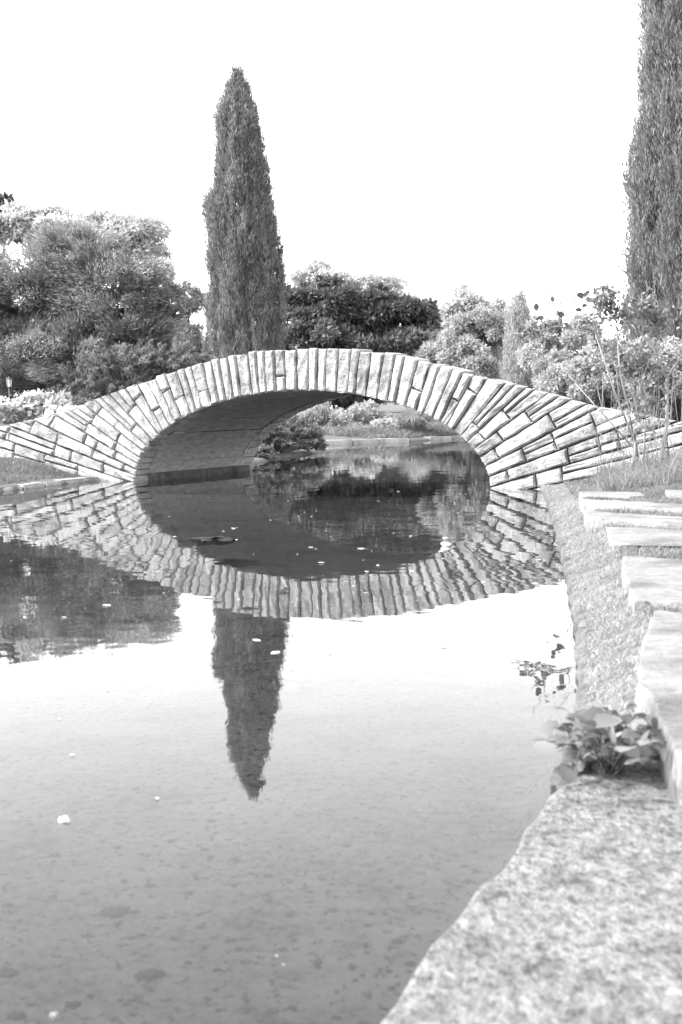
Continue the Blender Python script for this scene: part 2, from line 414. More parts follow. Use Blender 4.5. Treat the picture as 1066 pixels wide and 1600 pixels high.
# far face: the ring of stones that shows under the arch
s_ = 0.02
while s_ < STOT - 0.1:
    wd = R1.uniform(0.11, 0.17); (P0, Q0), (P1, Q1) = course_line(s_), course_line(min(s_ + wd, STOT - .02)); s_ += wd
    f0 = min(1, 0.22 / np.linalg.norm(Q0 - P0)); f1 = min(1, 0.22 / np.linalg.norm(Q1 - P1))
    c = shrink([P0, P1, lerp(P1, Q1, f1), lerp(P0, Q0, f0)], 0.0095)
    me = stone_mesh(c, 0.34, 0.03, R1)
    V = np.array([v.co[:] for v in me.vertices]); V[:, 1] = DEPTH - V[:, 1]
    me.vertices.foreach_set('co', V.astype(np.float32).ravel()); me.flip_normals(); me.update()
    link('stone', me, M['stone'], bridge)
# core masonry between the faces: backing planes, soffit, deck
ss = np.linspace(0.0, STOT, 150); cl = [course_line(s) for s in ss]
mb = MB()
DROP = 0.36
for wv in (0.06, DEPTH - 0.06):
    vv = []; ff = []
    for P, Q in cl:
        q = P + (Q - P) * (1 - 0.035 / np.linalg.norm(Q - P))
        if wv > 1: q = np.array([q[0], max(P[1] + .02, min(q[1], ext(q[0]) - DROP))])
        pp = P + (Q - P) * (0.03 / np.linalg.norm(Q - P))
        vv += [(pp[0], wv, pp[1]), (q[0], wv, q[1])]
    for i in range(len(cl) - 1): ff.append((2 * i, 2 * i + 1, 2 * i + 3, 2 * i + 2))
    mb.add(vv, ff)
link('mortar_bed', mb.mesh('mortar_bed'), M['mortar'], bridge)
mb = MB(); vv = []; ff = []
for b0 in range(0, 149, 4):                       # board marks of the formwork
    e = R1.uniform(.012, .024); seg = cl[b0:min(b0 + 5, 150)]; o_ = len(vv)
    for P, Q in seg:
        pp = P + (Q - P) * (e / np.linalg.norm(Q - P)); vv += [(pp[0], 0.30, pp[1]), (pp[0], DEPTH - 0.30, pp[1])]
    for i in range(len(seg) - 1): ff.append((o_ + 2 * i, o_ + 2 * i + 1, o_ + 2 * i + 3, o_ + 2 * i + 2))
mb.add(vv, ff); link('arch_soffit', mb.mesh('arch_soffit', True), M['soffit'], bridge)
mb = MB(); vv = []; ff = []
us = np.linspace(-6.5, 6.5, 100)
for u in us: vv += [(u, 0.30, ext(u) - DROP), (u, DEPTH - 0.08, ext(u) - DROP)]
for i in range(99): ff.append((2 * i, 2 * i + 1, 2 * i + 3, 2 * i + 2))
mb.add(vv, ff); link('deck', mb.mesh('deck', True), M['kerb'], bridge)
mb = MB(); vv = []; ff = []
for u in us: vv += [(u, 0.07, ext(u) - 0.05), (u, 0.30, ext(u) - 0.05), (u, 0.30, ext(u) - DROP - .05)]
for i in range(99):
    for k in range(2): ff.append((3 * i + k, 3 * i + k + 1, 3 * i + k + 4, 3 * i + k + 3))
mb.add(vv, ff); link('parapet_back', mb.mesh('parapet_back'), M['kerb'], bridge)
for s in (-1, 1):
    mb = MB(); x0, x1 = sorted((s * (AH + 0.05), s * (AH - 0.09))); mb.box(x0, x1, 0.30, DEPTH - 0.2, -0.34, 0.10)
    me = mb.mesh('springing_ledge'); bm = bmesh.new(); bm.from_mesh(me); bmesh.ops.bevel(bm, geom=bm.edges[:], offset=0.015, segments=2, affect='EDGES'); bm.to_mesh(me); bm.free()
    link('springing_ledge', me, M['edging'], bridge)

# ------------------------------------------------------------------ concrete edging under the right bank, kerb stones of the other banks
def strip_wall(name, path, h, thick, mat, z0=-0.32, jit=0.012, seed=1):
    rr = random.Random(seed); P = []
    for i in range(len(path) - 1):
        a, b = np.array(path[i]), np.array(path[i + 1]); k = max(1, int(np.linalg.norm(b - a) / 0.07))
        for j in range(k): P.append(a + (b - a) * j / k)
    P.append(np.array(path[-1])); vv = []; ff = []
    for i, p in enumerate(P):
        t = P[min(i + 1, len(P) - 1)] - P[max(i - 1, 0)]; t /= np.linalg.norm(t); nr = np.array([t[1], -t[0]])
        j = rr.uniform(-jit, jit); hh_ = h + rr.uniform(-jit, jit)
        for off, z in ((-0.012 + j, z0), (-0.006 + j * .8, hh_ * 0.5), (0.006 + j, hh_), (thick * .5, hh_ + .012), (thick, hh_), (thick, z0)):
            q = p + nr * off; vv.append((q[0], q[1], z))
    for i in range(len(P) - 1):
        for k in range(5): ff.append((i * 6 + k, (i + 1) * 6 + k, (i + 1) * 6 + k + 1, i * 6 + k + 1))
    ff += [(0, 1, 2, 3, 4, 5), tuple((len(P) - 1) * 6 + k for k in range(5, -1, -1))]
    mb = MB(); mb.add(vv, ff); return mb.mesh(name, True)
tag(link('pond_edging', strip_wall('pond_edging', [tuple(q) for q in right_edge[5:]], 0.045, 0.09, M['edging']), M['edging']),
    'rough grey concrete edge below the grassy bank beside the slabs', 'edging')
def kerb_row(name, label, path, wid, top, lens, seed):
    rr = random.Random(seed); root = empty(name, (path[0][0], path[0][1], 0)); tag(root, label, 'kerb')
    for i in range(len(path) - 1):
        a, b = np.array(path[i]), np.array(path[i + 1]); Lg = np.linalg.norm(b - a); t = (b - a) / Lg; nr = np.array([t[1], -t[0]])
        x = 0
        while x < Lg - 0.05:
            l = min(rr.uniform(*lens), Lg - x)
            mb = MB(); mb.box(0, l - 0.012, 0, wid * rr.uniform(.9, 1.1), -0.3, top + rr.uniform(-.01, .012))
            me = mb.mesh('kerb_stone'); bm = bmesh.new(); bm.from_mesh(me)
            bmesh.ops.bevel(bm, geom=bm.edges[:], offset=0.018, segments=2, affect='EDGES')
            for v in bm.verts: v.co += Vector((rr.uniform(-.006, .006), rr.uniform(-.006, .006), rr.uniform(-.005, .005)))
            q = a + t * x - nr * 0.02 * rr.uniform(0, 1)
            bm.transform(Matrix.Translation((q[0], q[1], 0)) @ Matrix(((t[0], nr[0], 0, 0), (t[1], nr[1], 0, 0), (0, 0, 1, 0), (0, 0, 0, 1))))
            bmesh.ops.recalc_face_normals(bm, faces=bm.faces[:]); bm.to_mesh(me); bm.free()
            place(root, link('kerb_stone', me, M['kerb'])); x += l
    return root
lk = [tuple(gnd(*q)[:2]) for q in LEFT_PX] + [(-5.6, 15.0), (-8.0, 11.0)]
kerb_row('bank_kerb', 'flat pale kerb stones along the lawn at the bridge foot', lk, 0.34, 0.05, (0.5, 0.9), 5)
fk = [tuple(gnd(*q)[:2]) for q in FAR_PX[2:4]]
kerb_row('far_bank_kerb', 'straight pale kerb below the flower bed seen through the arch', fk, 0.30, 0.10, (0.6, 1.0), 6)
fk = [tuple(gnd(*q)[:2]) for q in [(760, 683.5)] + FAR_PX[0:2]]
kerb_row('far_bank_kerb', 'short pale kerb right of the tall grass clump beyond the arch', fk, 0.28, 0.08, (0.6, 1.0), 8)

# ------------------------------------------------------------------ stone slabs on the right bank
SLABS = []
def slab(label, px, top, thick, seed, extra=None, tilt=(0, 0), mat='slab', jit=.006):
    rr = random.Random(seed)
    poly = [np.array(gnd(x, y, top)[:2]) for x, y in px]
    if extra: poly += [np.array(q) for q in extra]
    c0 = sum(poly) / len(poly)
    SLABS.append(np.array(poly))
    P = []
    for i in range(len(poly)):
        a, b = poly[i], poly[(i + 1) % len(poly)]; k = max(1, int(np.linalg.norm(b - a) / 0.10))
        for j in range(k): P.append(a + (b - a) * j / k + np.array([rr.uniform(-jit, jit), rr.uniform(-jit, jit)]))
    n = len(P); ar = sum(P[i][0] * P[(i + 1) % n][1] - P[(i + 1) % n][0] * P[i][1] for i in range(n))
    if ar < 0: P.reverse()
    bm = bmesh.new(); rings = []
    for inset, z in ((0.0, -thick), (-0.004, -thick * 0.5), (0.0, -0.012), (0.005, -0.003), (0.014, 0.0)):
        ring = []
        for i in range(n):
            t = P[(i + 1) % n] - P[i - 1]; t /= np.linalg.norm(t); nr = np.array([-t[1], t[0]])
            q = P[i] + nr * (inset + rr.uniform(-.003, .003))
            ring.append(bm.verts.new((q[0] - c0[0], q[1] - c0[1], z + rr.uniform(-.003, .003) + tilt[0] * (q[0] - c0[0]) + tilt[1] * (q[1] - c0[1]))))
        rings.append(ring)
    for a, b in zip(rings, rings[1:]):
        for i in range(n): bm.faces.new((a[i], a[(i + 1) % n], b[(i + 1) % n], b[i]))
    top_f = bm.faces.new(rings[-1]); r = bmesh.ops.triangulate(bm, faces=[top_f])
    bmesh.ops.recalc_face_normals(bm, faces=bm.faces[:])
    me = bpy.data.meshes.new('stone_slab'); bm.to_mesh(me); bm.free()
    for p in me.polygons: p.use_smooth = False
    o = link('stone_slab', me, M[mat]); o.location = (c0[0], c0[1], top)
    tag(o, label, 'slab', 'stone slabs along the right bank')
slab('broad mottled granite slab at the pond edge, below the leafy weed', [(575, 1612), (648, 1512), (715, 1430), (795, 1335), (838, 1272), (866, 1238), (905, 1206), (960, 1192), (1010, 1196), (1066, 1204), (1300, 1235)], 0.04, 0.25, 11, [(2.6, 1.0), (2.4, -1.5), (-1.0, -1.5), (-0.78, 0.2)], mat='granite', jit=.011)
slab('large grooved stone slab just above the leafy weed', [(1022, 952), (1008, 990), (1000, 1030), (996, 1066), (1024, 1100), (1040, 1140), (1060, 1184), (1300, 1212), (1300, 990)], 0.19, 0.16, 12)
slab('wide pale stone slab with a chipped corner over a dark gap', [(974, 868), (972, 890), (984, 920), (992, 938), (1016, 938), (1066, 941), (1320, 965), (1300, 885)], 0.22, 0.18, 13)
slab('long pale stone slab with a grassy seam, one below the widest', [(948, 823), (953, 842), (960, 851), (1066, 851), (1320, 863), (1300, 838)], 0.22, 0.16, 14)
slab('narrow rounded stone slab with grass growing over its front', [(912, 798), (917, 808), (950, 810), (1066, 819), (1320, 842), (1300, 822)], 0.23, 0.14, 15)
slab('thin pale stone slab edged by short grass, second from the bridge', [(905, 779), (912, 788), (1000, 792), (1066, 796), (1300, 812), (1300, 796), (1066, 787)], 0.24, 0.12, 16)
slab('thinnest stone slab sunk in the lawn at the foot of the bridge', [(904, 767), (908, 773), (985, 776), (1010, 774), (1000, 769)], 0.24, 0.10, 17)
slab('short stone slab beyond the sapling roots in the lawn', [(1040, 765), (1045, 770), (1100, 773), (1200, 776), (1200, 768)], 0.26, 0.10, 18)

def in_slabs(X, Y, grow=0.0):
    r = np.zeros(X.shape, bool)
    for S in SLABS:
        c = S.mean(0); Q = c + (S - c) * (1 - grow); ins = np.zeros(X.shape, bool); n = len(Q)
        for i in range(n):
            ax, ay = Q[i]; bx, by = Q[(i + 1) % n]
            if abs(by - ay) > 1e-9: ins ^= ((ay > Y) != (by > Y)) & (X < (bx - ax) * (Y - ay) / (by - ay) + ax)
        r |= ins
    return r

# ------------------------------------------------------------------ grass
def unit(a): return a / (np.linalg.norm(a, axis=1, keepdims=True) + 1e-9)
def blades(P, lean, length, width, r, droop=0.6, jit=.45):
    """P Nx3 roots, lean Nx3 direction of bend; three-segment tapered blades"""
    n = len(P); ln = length * r.uniform(.55, 1.25, (n, 1))
    az = r.uniform(0, 2 * np.pi, n); side = np.stack([np.cos(az), np.sin(az), np.zeros(n)], 1)
    up = np.array([[0, 0, 1.0]]); l = unit(lean + r.normal(0, jit, (n, 3)) * [1, 1, .2])
    p1 = P + ln * 0.45 * (up * 0.9 + l * 0.35); p2 = P + ln * (up * (0.9 - droop) + l * 0.85)
    wv = width * r.uniform(.6, 1.3, (n, 1)) * side
    V = np.stack([P - wv, P + wv, p1 - wv * .75, p1 + wv * .75, p2 - wv * .12, p2 + wv * .12], 1).reshape(-1, 3)
    b = np.arange(n)[:, None] * 6
    Fq = np.concatenate([b + [0, 1, 3, 2], b + [2, 3, 5, 4]], 1).reshape(-1, 4)
    tt = .6 * r.uniform(0, 1, n) + .2 + .2 * np.sin(P[:, 0] * 6.3 + 2 * np.sin(P[:, 1] * 3.7)) * np.sin(P[:, 1] * 5.1)
    return V, Fq, np.repeat(np.clip(tt, 0, 1), 2)
def grass_patch(name, label, box, cond, n, length, width, mat, lean=(0, 0, 0), droop=.6, seed=1, lean_fn=None, jit=.45):
    r = np.random.default_rng(seed)
    X = r.uniform(box[0], box[1], n); Y = r.uniform(box[2], box[3], n); d = sdf(X, Y)
    k = cond(X, Y, d); X, Y, d = X[k], Y[k], d[k]
    P = np.stack([X, Y, gz(X, Y) - 0.004], 1)
    ln = np.tile(np.array(lean, float), (len(X), 1)) if lean_fn is None else lean_fn(X, Y, d)
    V, Fq, t = blades(P, ln, length, width, r, droop, jit)
    o = link(name, fast_mesh(name, V, Fq, t), mat); tag(o, label, 'grass', kind='stuff'); return o
def to_water(X, Y, d):
    e = 0.02; gx_ = (sdf(X + e, Y) - sdf(X - e, Y)) / (2 * e); gy_ = (sdf(X, Y + e) - sdf(X, Y - e)) / (2 * e)
    a_ = .9 * np.sin(X * 5.1 + 2.2 * np.sin(Y * 2.3)) + .7 * np.sin(Y * 4.3 + X * 3.0)
    return np.stack([-gx_ + .35 * np.cos(a_), -gy_ * .6 - .25 + .6 * np.sin(a_), np.zeros_like(X)], 1)
def face_side(X, Y):   # distance in front of the bridge face (positive on the camera side)
    return -((X - BO[0]) * BW[0] + (Y - BO[1]) * BW[1])
grass_patch('bank_grass', 'pale drooping grass on the bank between water and slabs', (0.3, 6.5, 4.4, 17.5),
            lambda X, Y, d: (d > 0.035) & (d < 1.0 + 0 * X) & (~in_slabs(X, Y, .012)) & (face_side(X, Y) > 0.12) & (X < 0.27 * Y + .4), 480000, 0.05, 0.0026, M['dry_grass'], droop=.8, seed=3, lean_fn=to_water, jit=.9)
grass_patch('lawn_grass', 'short rough grass around the sapling at the bridge foot', (1.5, 6.5, 11.5, 18.5),
            lambda X, Y, d: (d > 0.25) & (~in_slabs(X, Y, .02)) & (face_side(X, Y) > 0.05) & (X < 0.27 * Y + .6), 170000, 0.10, 0.004, M['grass'], (0.2, -.5, 0), .5, 4)
grass_patch('lawn_grass', 'low shaggy lawn between the kerb stones and the bridge wing', (-13, -3.2, 10, 23.5),
            lambda X, Y, d: (d > 0.24) & (face_side(X, Y) > 0.06) & (d < 5), 420000, 0.075, 0.004, M['grass'], (-.2, -.4, 0), .5, 5)

grass_patch('seam_grass', 'darker grass tufts growing in the seams between the slabs', (1.2, 5.0, 5.0, 13.5),
            lambda X, Y, d: (d > 0.30) & (d < 2.6) & (~in_slabs(X, Y, -.004)) & (X < 0.27 * Y + .3), 90000, 0.085, 0.003, M['grass'], (0, -.4, 0), .45, 14)
# ------------------------------------------------------------------ foliage
def leaf_quads(P, D, ln, wd, r, lvar=.35):
    """diamond leaves: P bases, D directions"""
    n = len(P); D = unit(D); l = ln * r.uniform(1 - lvar, 1 + lvar, (n, 1)); S = unit(np.cross(D, r.normal(0, 1, (n, 3)))); wv = wd * .5 * r.uniform(.7, 1.3, (n, 1)) * S
    nrm = np.cross(D, S)
    V = np.stack([P, P + D * l * .45 + wv + nrm * wd * .12, P + D * l, P + D * l * .45 - wv + nrm * wd * .12], 1).reshape(-1, 3)
    Fq = np.arange(n * 4).reshape(-1, 4)
    return V, Fq
def sph(r, n): return unit(r.normal(0, 1, (n, 3)))

def crown_mesh(clumps, n, ln, wd, seed, mode='random', nsub=34, subr=.30, shell=(.55, 1.0)):
    r = np.random.default_rng(seed); C = np.array([c[0] for c in clumps], float); Rd = np.array([c[1] for c in clumps], float)
    wts = (Rd[:, 0] * Rd[:, 2]); wts = wts / wts.sum()
    subs = []; subsz = []; subo = []
    for c, q in zip(C, Rd):
        k = max(8, int(nsub * (q[0] * q[2]) / (Rd[:, 0] * Rd[:, 2]).max()))
        d = sph(r, k); d[:, 2] = np.where(d[:, 2] < -.35, -d[:, 2] * .4, d[:, 2])
        subs.append(c + d * q * r.uniform(shell[0], shell[1], (k, 1))); subsz.append(np.tile(q, (k, 1)) * subr * r.uniform(.65, 1.35, (k, 1))); subo.append(d)
    subs = np.concatenate(subs); subsz = np.concatenate(subsz); subo = np.concatenate(subo)
    j = r.integers(0, len(subs), n); d = sph(r, n)
    rad = r.uniform(0, 1, (n, 1)) ** .55
    P = subs[j] + d * subsz[j] * rad * [1, 1, .8]
    if mode == 'random': D = sph(r, n) + d * .6 + [0, 0, -.15]
    elif mode == 'feather': D = unit(subo[j] * [1, 1, .6]) + sph(r, n) * .55 + [0, 0, .25]
    elif mode == 'wind': D = np.array([[.9, -.1, .35]]) + sph(r, n) * .55
    elif mode == 'up': D = np.array([[0, 0, 1.]]) + sph(r, n) * .5
    V, Fq = leaf_quads(P, D, ln, wd, r)
    tone = np.clip(r.uniform(0, 1, len(subs))[j] * .5 + r.uniform(0, 1, n) * .5, 0, 1)
    return fast_mesh('crown', V, Fq, tone), subs
def tree(name, label, cat, base_xy, clumps, n, ln, wd, mat, seed, mode='random', trunk_r=.12, group=None, bark='bark', nsub=34, subr=.3, twigs=.5, shell=(.55, 1.0)):
    bz = g1(*base_xy) - .05; base = np.array([base_xy[0], base_xy[1], bz]); rr = random.Random(seed)
    root = empty(name, base); tag(root, label, cat, group)
    me, subs = crown_mesh(clumps, n, ln, wd, seed, mode, nsub, subr, shell)
    place(root, link('crown', me, mat))
    mb = MB(); C = np.array([c[0] for c in clumps], float); top = C.mean(0)
    fork = base + (top - base) * np.array([.35, .35, .45])
    mb.tube([base, base + (fork - base) * .5 + np.array([rr.uniform(-.05, .05), 0, 0]), fork], [trunk_r * 1.25, trunk_r, trunk_r * .85], 8)
    for c in C:
        mid = (fork + c) / 2 + np.array([rr.uniform(-.2, .2), rr.uniform(-.2, .2), rr.uniform(-.1, .25)]) * .6
        mb.tube([fork, mid, c], [trunk_r * .7, trunk_r * .45, trunk_r * .22], 6)
    for s in subs:
        if rr.random() < twigs:
            c = C[np.argmin(((C - s) ** 2).sum(1))]; a = c + (fork - c) * rr.uniform(0, .35)
            mb.tube([a, (a + s) / 2 + np.array([0, 0, rr.uniform(-.05, .1)]), s], [trunk_r * .22, trunk_r * .14, trunk_r * .05], 4)
    place(root, link('trunk', mb.mesh('trunk', True), M[bark]))
    return root
def ell(x, y, D, rx, rz, ry=None):
    """clump: centre by pixel and distance, half sizes in pixels"""
    return (at(x, y, D), np.array([rx * D / FPX, (ry if ry else (rx + rz) / 2) * D / FPX, rz * D / FPX]))

def cypress(name, label, base_xy, height, prof, n_spray, per, ln, wd, mat, seed, group=None, lean=0.0, per_r=.055, bumps=()):
    """prof: list of (fraction of height, radius)"""
    r = np.random.default_rng(seed); bz = g1(*base_xy) - .05
    root = empty(name, (base_xy[0], base_xy[1], bz)); tag(root, label, 'cypress', group)
    ph = np.array(prof); hs = r.uniform(0, 1, n_spray * 3); Rr = np.interp(hs, ph[:, 0], ph[:, 1]); keep = r.uniform(0, ph[:, 1].max(), len(hs)) < np.maximum(Rr, .12 * ph[:, 1].max())
    hs = hs[keep][:n_spray]; Rr = Rr[keep][:n_spray]; n = len(hs)
    a = r.uniform(0, 2 * np.pi, n); z = hs * height
    k1, k2, k3 = r.uniform(0, 6, 3)
    groove = np.sin(a * 7 + 1.3 * np.sin(z * .55 + k1) + k2) * .5 + np.sin(a * 13 + 1.7 * np.sin(z * .8 + k3)) * .5
    lump = np.sin(z * 2.1 + 3 * np.sin(a * 2 + k1)) * .5 + np.sin(z * 4.3 + a * 3 + k2) * .5
    inner = r.uniform(0, 1, n) < .36
    rad = Rr * (1 + .17 * np.minimum(groove, .3) + .07 * lump) * np.where(inner, r.uniform(.45, .85, n), r.uniform(.84, 1.02, n))
    for hb, ab, amp, sh, sa in bumps:
        da = np.angle(np.exp(1j * (a - ab))); rad = rad + amp * np.exp(-((hs - hb) / sh) ** 2 - (da / sa) ** 2)
    for _ in range(46):
        hb, ab = r.uniform(.05, .92), r.uniform(0, 2 * np.pi); da = np.angle(np.exp(1j * (a - ab)))
        g_ = np.exp(-((hs - hb) / r.uniform(.012, .035)) ** 2 - (da / r.uniform(.16, .4)) ** 2); rad = rad * (1 + r.choice((-.28, -.2, .10)) * g_)
    lx = lean * (z / height)
    B = np.stack([rad * np.cos(a) + lx * height, rad * np.sin(a), z], 1)
    out_ = np.stack([np.cos(a), np.sin(a), np.zeros(n)], 1)
    D = unit(out_ * r.uniform(0, .32, (n, 1)) + np.array([[0, 0, 1.0]]) + r.normal(0, .14, (n, 3)))
    # each spray: leaflets along and around its axis
    j = np.repeat(np.arange(n), per); m_ = len(j); f = r.uniform(0, 1, (m_, 1)); sl_ = per_r * 6 * r.uniform(.7, 1.3, (m_, 1))
    P = B[j] + D[j] * f * sl_ + r.normal(0, 1, (m_, 3)) * per_r * (1.05 - .7 * f)
    LD = D[j] + sph(r, m_) * .42
    V, Fq = leaf_quads(P, LD, ln, wd, r)
    streak = .5 + .5 * np.sin(a * 11 + 2.0 * np.sin(z * .7 + k2) + k1)
    tone = np.clip((r.uniform(0, 1, n) * .4 + streak * .25)[j] + r.uniform(0, 1, m_) * .35, 0, 1)
    o = link('crown', fast_mesh('crown', V, Fq, tone), mat, root)
    mb = MB(); rmax = ph[:, 1].max()
    mb.tube([(0, 0, 0), (lean * height * .3, 0, height * .3), (lean * height * .7, 0, height * .7), (lean * height * .97, 0, height * .97)], [rmax * .22, rmax * .18, rmax * .1, rmax * .01], 8)
    link('trunk', mb.mesh('trunk', True), M['bark'], root)
    # the shaded inner twigs: short stubs all along the trunk
    mb = MB(); rr = random.Random(seed)
    for _ in range(160):
        h = rr.uniform(.04, .9); aa = rr.uniform(0, 6.283); R_ = float(np.interp(h, ph[:, 0], ph[:, 1])) * .8
        x0 = lean * h * height
        mb.tube([(x0, 0, h * height), (x0 + math.cos(aa) * R_, math.sin(aa) * R_, h * height + R_ * 1.1)], [rmax * .035, rmax * .012], 4)
    link('twigs', mb.mesh('twigs'), M['bark'], root)
    return root

# left cypress (its reflection puts it about 45 m away)
DC = 44.0
cb = at(389, 640, DC); ct = at(366, 118, DC)
hc = ct[2] - g1(cb[0], cb[1])
k = DC / FPX
def hfrac(y): return (at(370, y, DC)[2] - g1(cb[0], cb[1])) / hc
prof = [(0, 54 * k), (hfrac(560), 56 * k), (hfrac(480), 55 * k), (hfrac(420), 52 * k), (hfrac(360), 49 * k), (hfrac(300), 41 * k), (hfrac(260), 34 * k), (hfrac(200), 29 * k), (hfrac(160), 18 * k), (hfrac(135), 9 * k), (hfrac(122), 2 * k), (1, 1 * k)]
cypress('cypress_tree', 'slender pointed cypress rising behind the bridge crown, mirrored in the pond', (cb[0], cb[1]), hc, prof, 12000, 17, .14, .022, M['cypress'], 21, 'cypress trees', lean=(ct[0] - cb[0]) / hc * .6, per_r=.05, bumps=[(hfrac(268), 0.0, .16, .022, .5), (hfrac(330), math.pi, .18, .05, .7), (hfrac(200), 5.2, .12, .05, .6), (hfrac(380), 4.9, .12, .06, .4), (hfrac(180), 3.3, .1, .06, .6), (hfrac(430), .1, .12, .05, .5)])
# right cypress
DR = 27.0; k = DR / FPX
cb = at(1091, 640, DR)
hR = 13.5
def hfr(y): return (at(1070, y, DR)[2] - g1(cb[0], cb[1])) / hR
prof = [(0, 92 * k), (hfr(500), 105 * k), (hfr(430), 105 * k), (hfr(300), 100 * k), (hfr(220), 92 * k), (hfr(100), 86 * k), (hfr(0), 78 * k), (.85, 50 * k), (.95, 22 * k), (1, 1 * k)]
cypress('cypress_tree', 'tall thick cypress towering behind the sapling at the bridge end', (cb[0], cb[1]), hR, prof, 17000, 18, .12, .020, M['cypress'], 22, 'cypress trees', per_r=.055)
# far pale cypress
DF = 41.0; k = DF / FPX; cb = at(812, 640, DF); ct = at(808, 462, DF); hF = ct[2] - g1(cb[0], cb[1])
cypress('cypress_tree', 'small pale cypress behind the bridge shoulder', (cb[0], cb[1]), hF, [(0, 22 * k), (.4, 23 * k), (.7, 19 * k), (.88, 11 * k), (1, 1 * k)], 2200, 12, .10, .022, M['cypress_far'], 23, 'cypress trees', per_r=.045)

# trees, left to right
tree('feathery_tree', 'broad feathery tree with dark lower branches beside the slender cypress', 'tree', tuple(at(110, 640, 48)[:2]),
     [ell(60, 470, 48, 95, 95), ell(170, 455, 47, 85, 85), ell(120, 400, 48, 90, 55), ell(200, 530, 47, 75, 75), ell(40, 560, 47, 100, 75), ell(130, 570, 46.5, 90, 70), ell(-50, 500, 48, 80, 110), ell(235, 500, 48.5, 55, 55), ell(240, 575, 49, 70, 55), ell(60, 610, 49, 110, 50), ell(45, 500, 49.5, 60, 55), ell(110, 480, 49.5, 60, 60)],
     170000, .17, .042, M['mid_leaf'], 41, 'feather', .22, 'background trees', nsub=46)
tree('pale_tree', 'tree with glare-paled leaf colour behind the feathery tree', 'tree', tuple(at(190, 640, 58)[:2]),
     [ell(190, 377, 58, 70, 55), ell(110, 362, 58, 80, 42), ell(235, 432, 57, 45, 50), ell(20, 362, 58, 60, 37)], 38000, .24, .10, M['glare_pale_leaf'], 42, 'random', .18, 'background trees', nsub=40, shell=(.4, 1.0))
tree('dark_tree', 'dark round tree top peering over the feathery tree', 'tree', tuple(at(5, 640, 66)[:2]),
     [ell(10, 330, 66, 42, 32), ell(-40, 350, 66, 50, 50)], 9000, .24, .14, M['dark_leaf'], 43, 'random', .18, 'background trees', nsub=26, shell=(.3, 1.0))
tree('thin_tree', 'thin pale tree in the gap between feathery tree and slender cypress', 'tree', tuple(at(296, 640, 60)[:2]),
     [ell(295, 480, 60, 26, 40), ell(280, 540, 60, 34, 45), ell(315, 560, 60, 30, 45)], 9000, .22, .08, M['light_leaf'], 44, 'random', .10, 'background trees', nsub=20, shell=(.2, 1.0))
tree('broadleaf_tree', 'dark spreading broadleaf tree behind the bridge crown', 'tree', tuple(at(560, 640, 50)[:2]),
     [ell(490, 478, 50, 55, 48), ell(560, 500, 49.5, 65, 50), ell(630, 510, 50, 55, 48), ell(500, 535, 49, 70, 45), ell(600, 545, 49, 80, 42), ell(490, 590, 50, 70, 45), ell(600, 595, 50, 85, 45), ell(665, 560, 50, 35, 45)], 100000, .20, .10, M['dark_leaf'], 45, 'random', .2, 'background trees', nsub=44, subr=.27, shell=(.6, 1.05))
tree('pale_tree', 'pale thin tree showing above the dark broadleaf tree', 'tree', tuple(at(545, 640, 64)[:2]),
     [ell(500, 440, 64, 50, 34), ell(570, 455, 64, 55, 36), ell(625, 480, 64, 30, 28)], 14000, .26, .10, M['glare_pale_leaf'], 46, 'random', .14, 'background trees', nsub=30, shell=(.3, 1.0))
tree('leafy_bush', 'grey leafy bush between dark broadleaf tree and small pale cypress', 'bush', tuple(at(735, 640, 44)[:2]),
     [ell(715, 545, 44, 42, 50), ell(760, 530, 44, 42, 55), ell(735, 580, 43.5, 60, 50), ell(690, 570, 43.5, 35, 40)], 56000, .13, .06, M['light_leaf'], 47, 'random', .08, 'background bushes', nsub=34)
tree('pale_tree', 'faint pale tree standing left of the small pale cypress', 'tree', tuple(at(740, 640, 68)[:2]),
     [ell(725, 485, 68, 45, 36), ell(770, 500, 68, 50, 40), ell(690, 520, 68, 40, 45)], 12000, .26, .12, M['glare_pale_leaf'], 48, 'random', .12, 'background trees', nsub=26, shell=(.2, 1.0))
tree('leafy_bush', 'pale tall bush right of the small pale cypress', 'bush', tuple(at(860, 640, 38)[:2]),
     [ell(850, 560, 38, 32, 60), ell(880, 530, 38, 45, 42), ell(900, 590, 37, 60, 60)], 56000, .11, .052, M['light_leaf'], 49, 'random', .07, 'background bushes', nsub=34)
tree('rose_bush', 'pale bush of small leaves behind the bridge end and sapling', 'bush', tuple(at(930, 640, 25.5)[:2]),
     [ell(900, 600, 25.5, 50, 50), ell(945, 585, 25.5, 50, 55), ell(1000, 590, 25.5, 60, 60), ell(1060, 600, 25.5, 50, 60)], 48000, .07, .042, M['light_leaf'], 50, 'random', .04, 'background bushes', nsub=34)
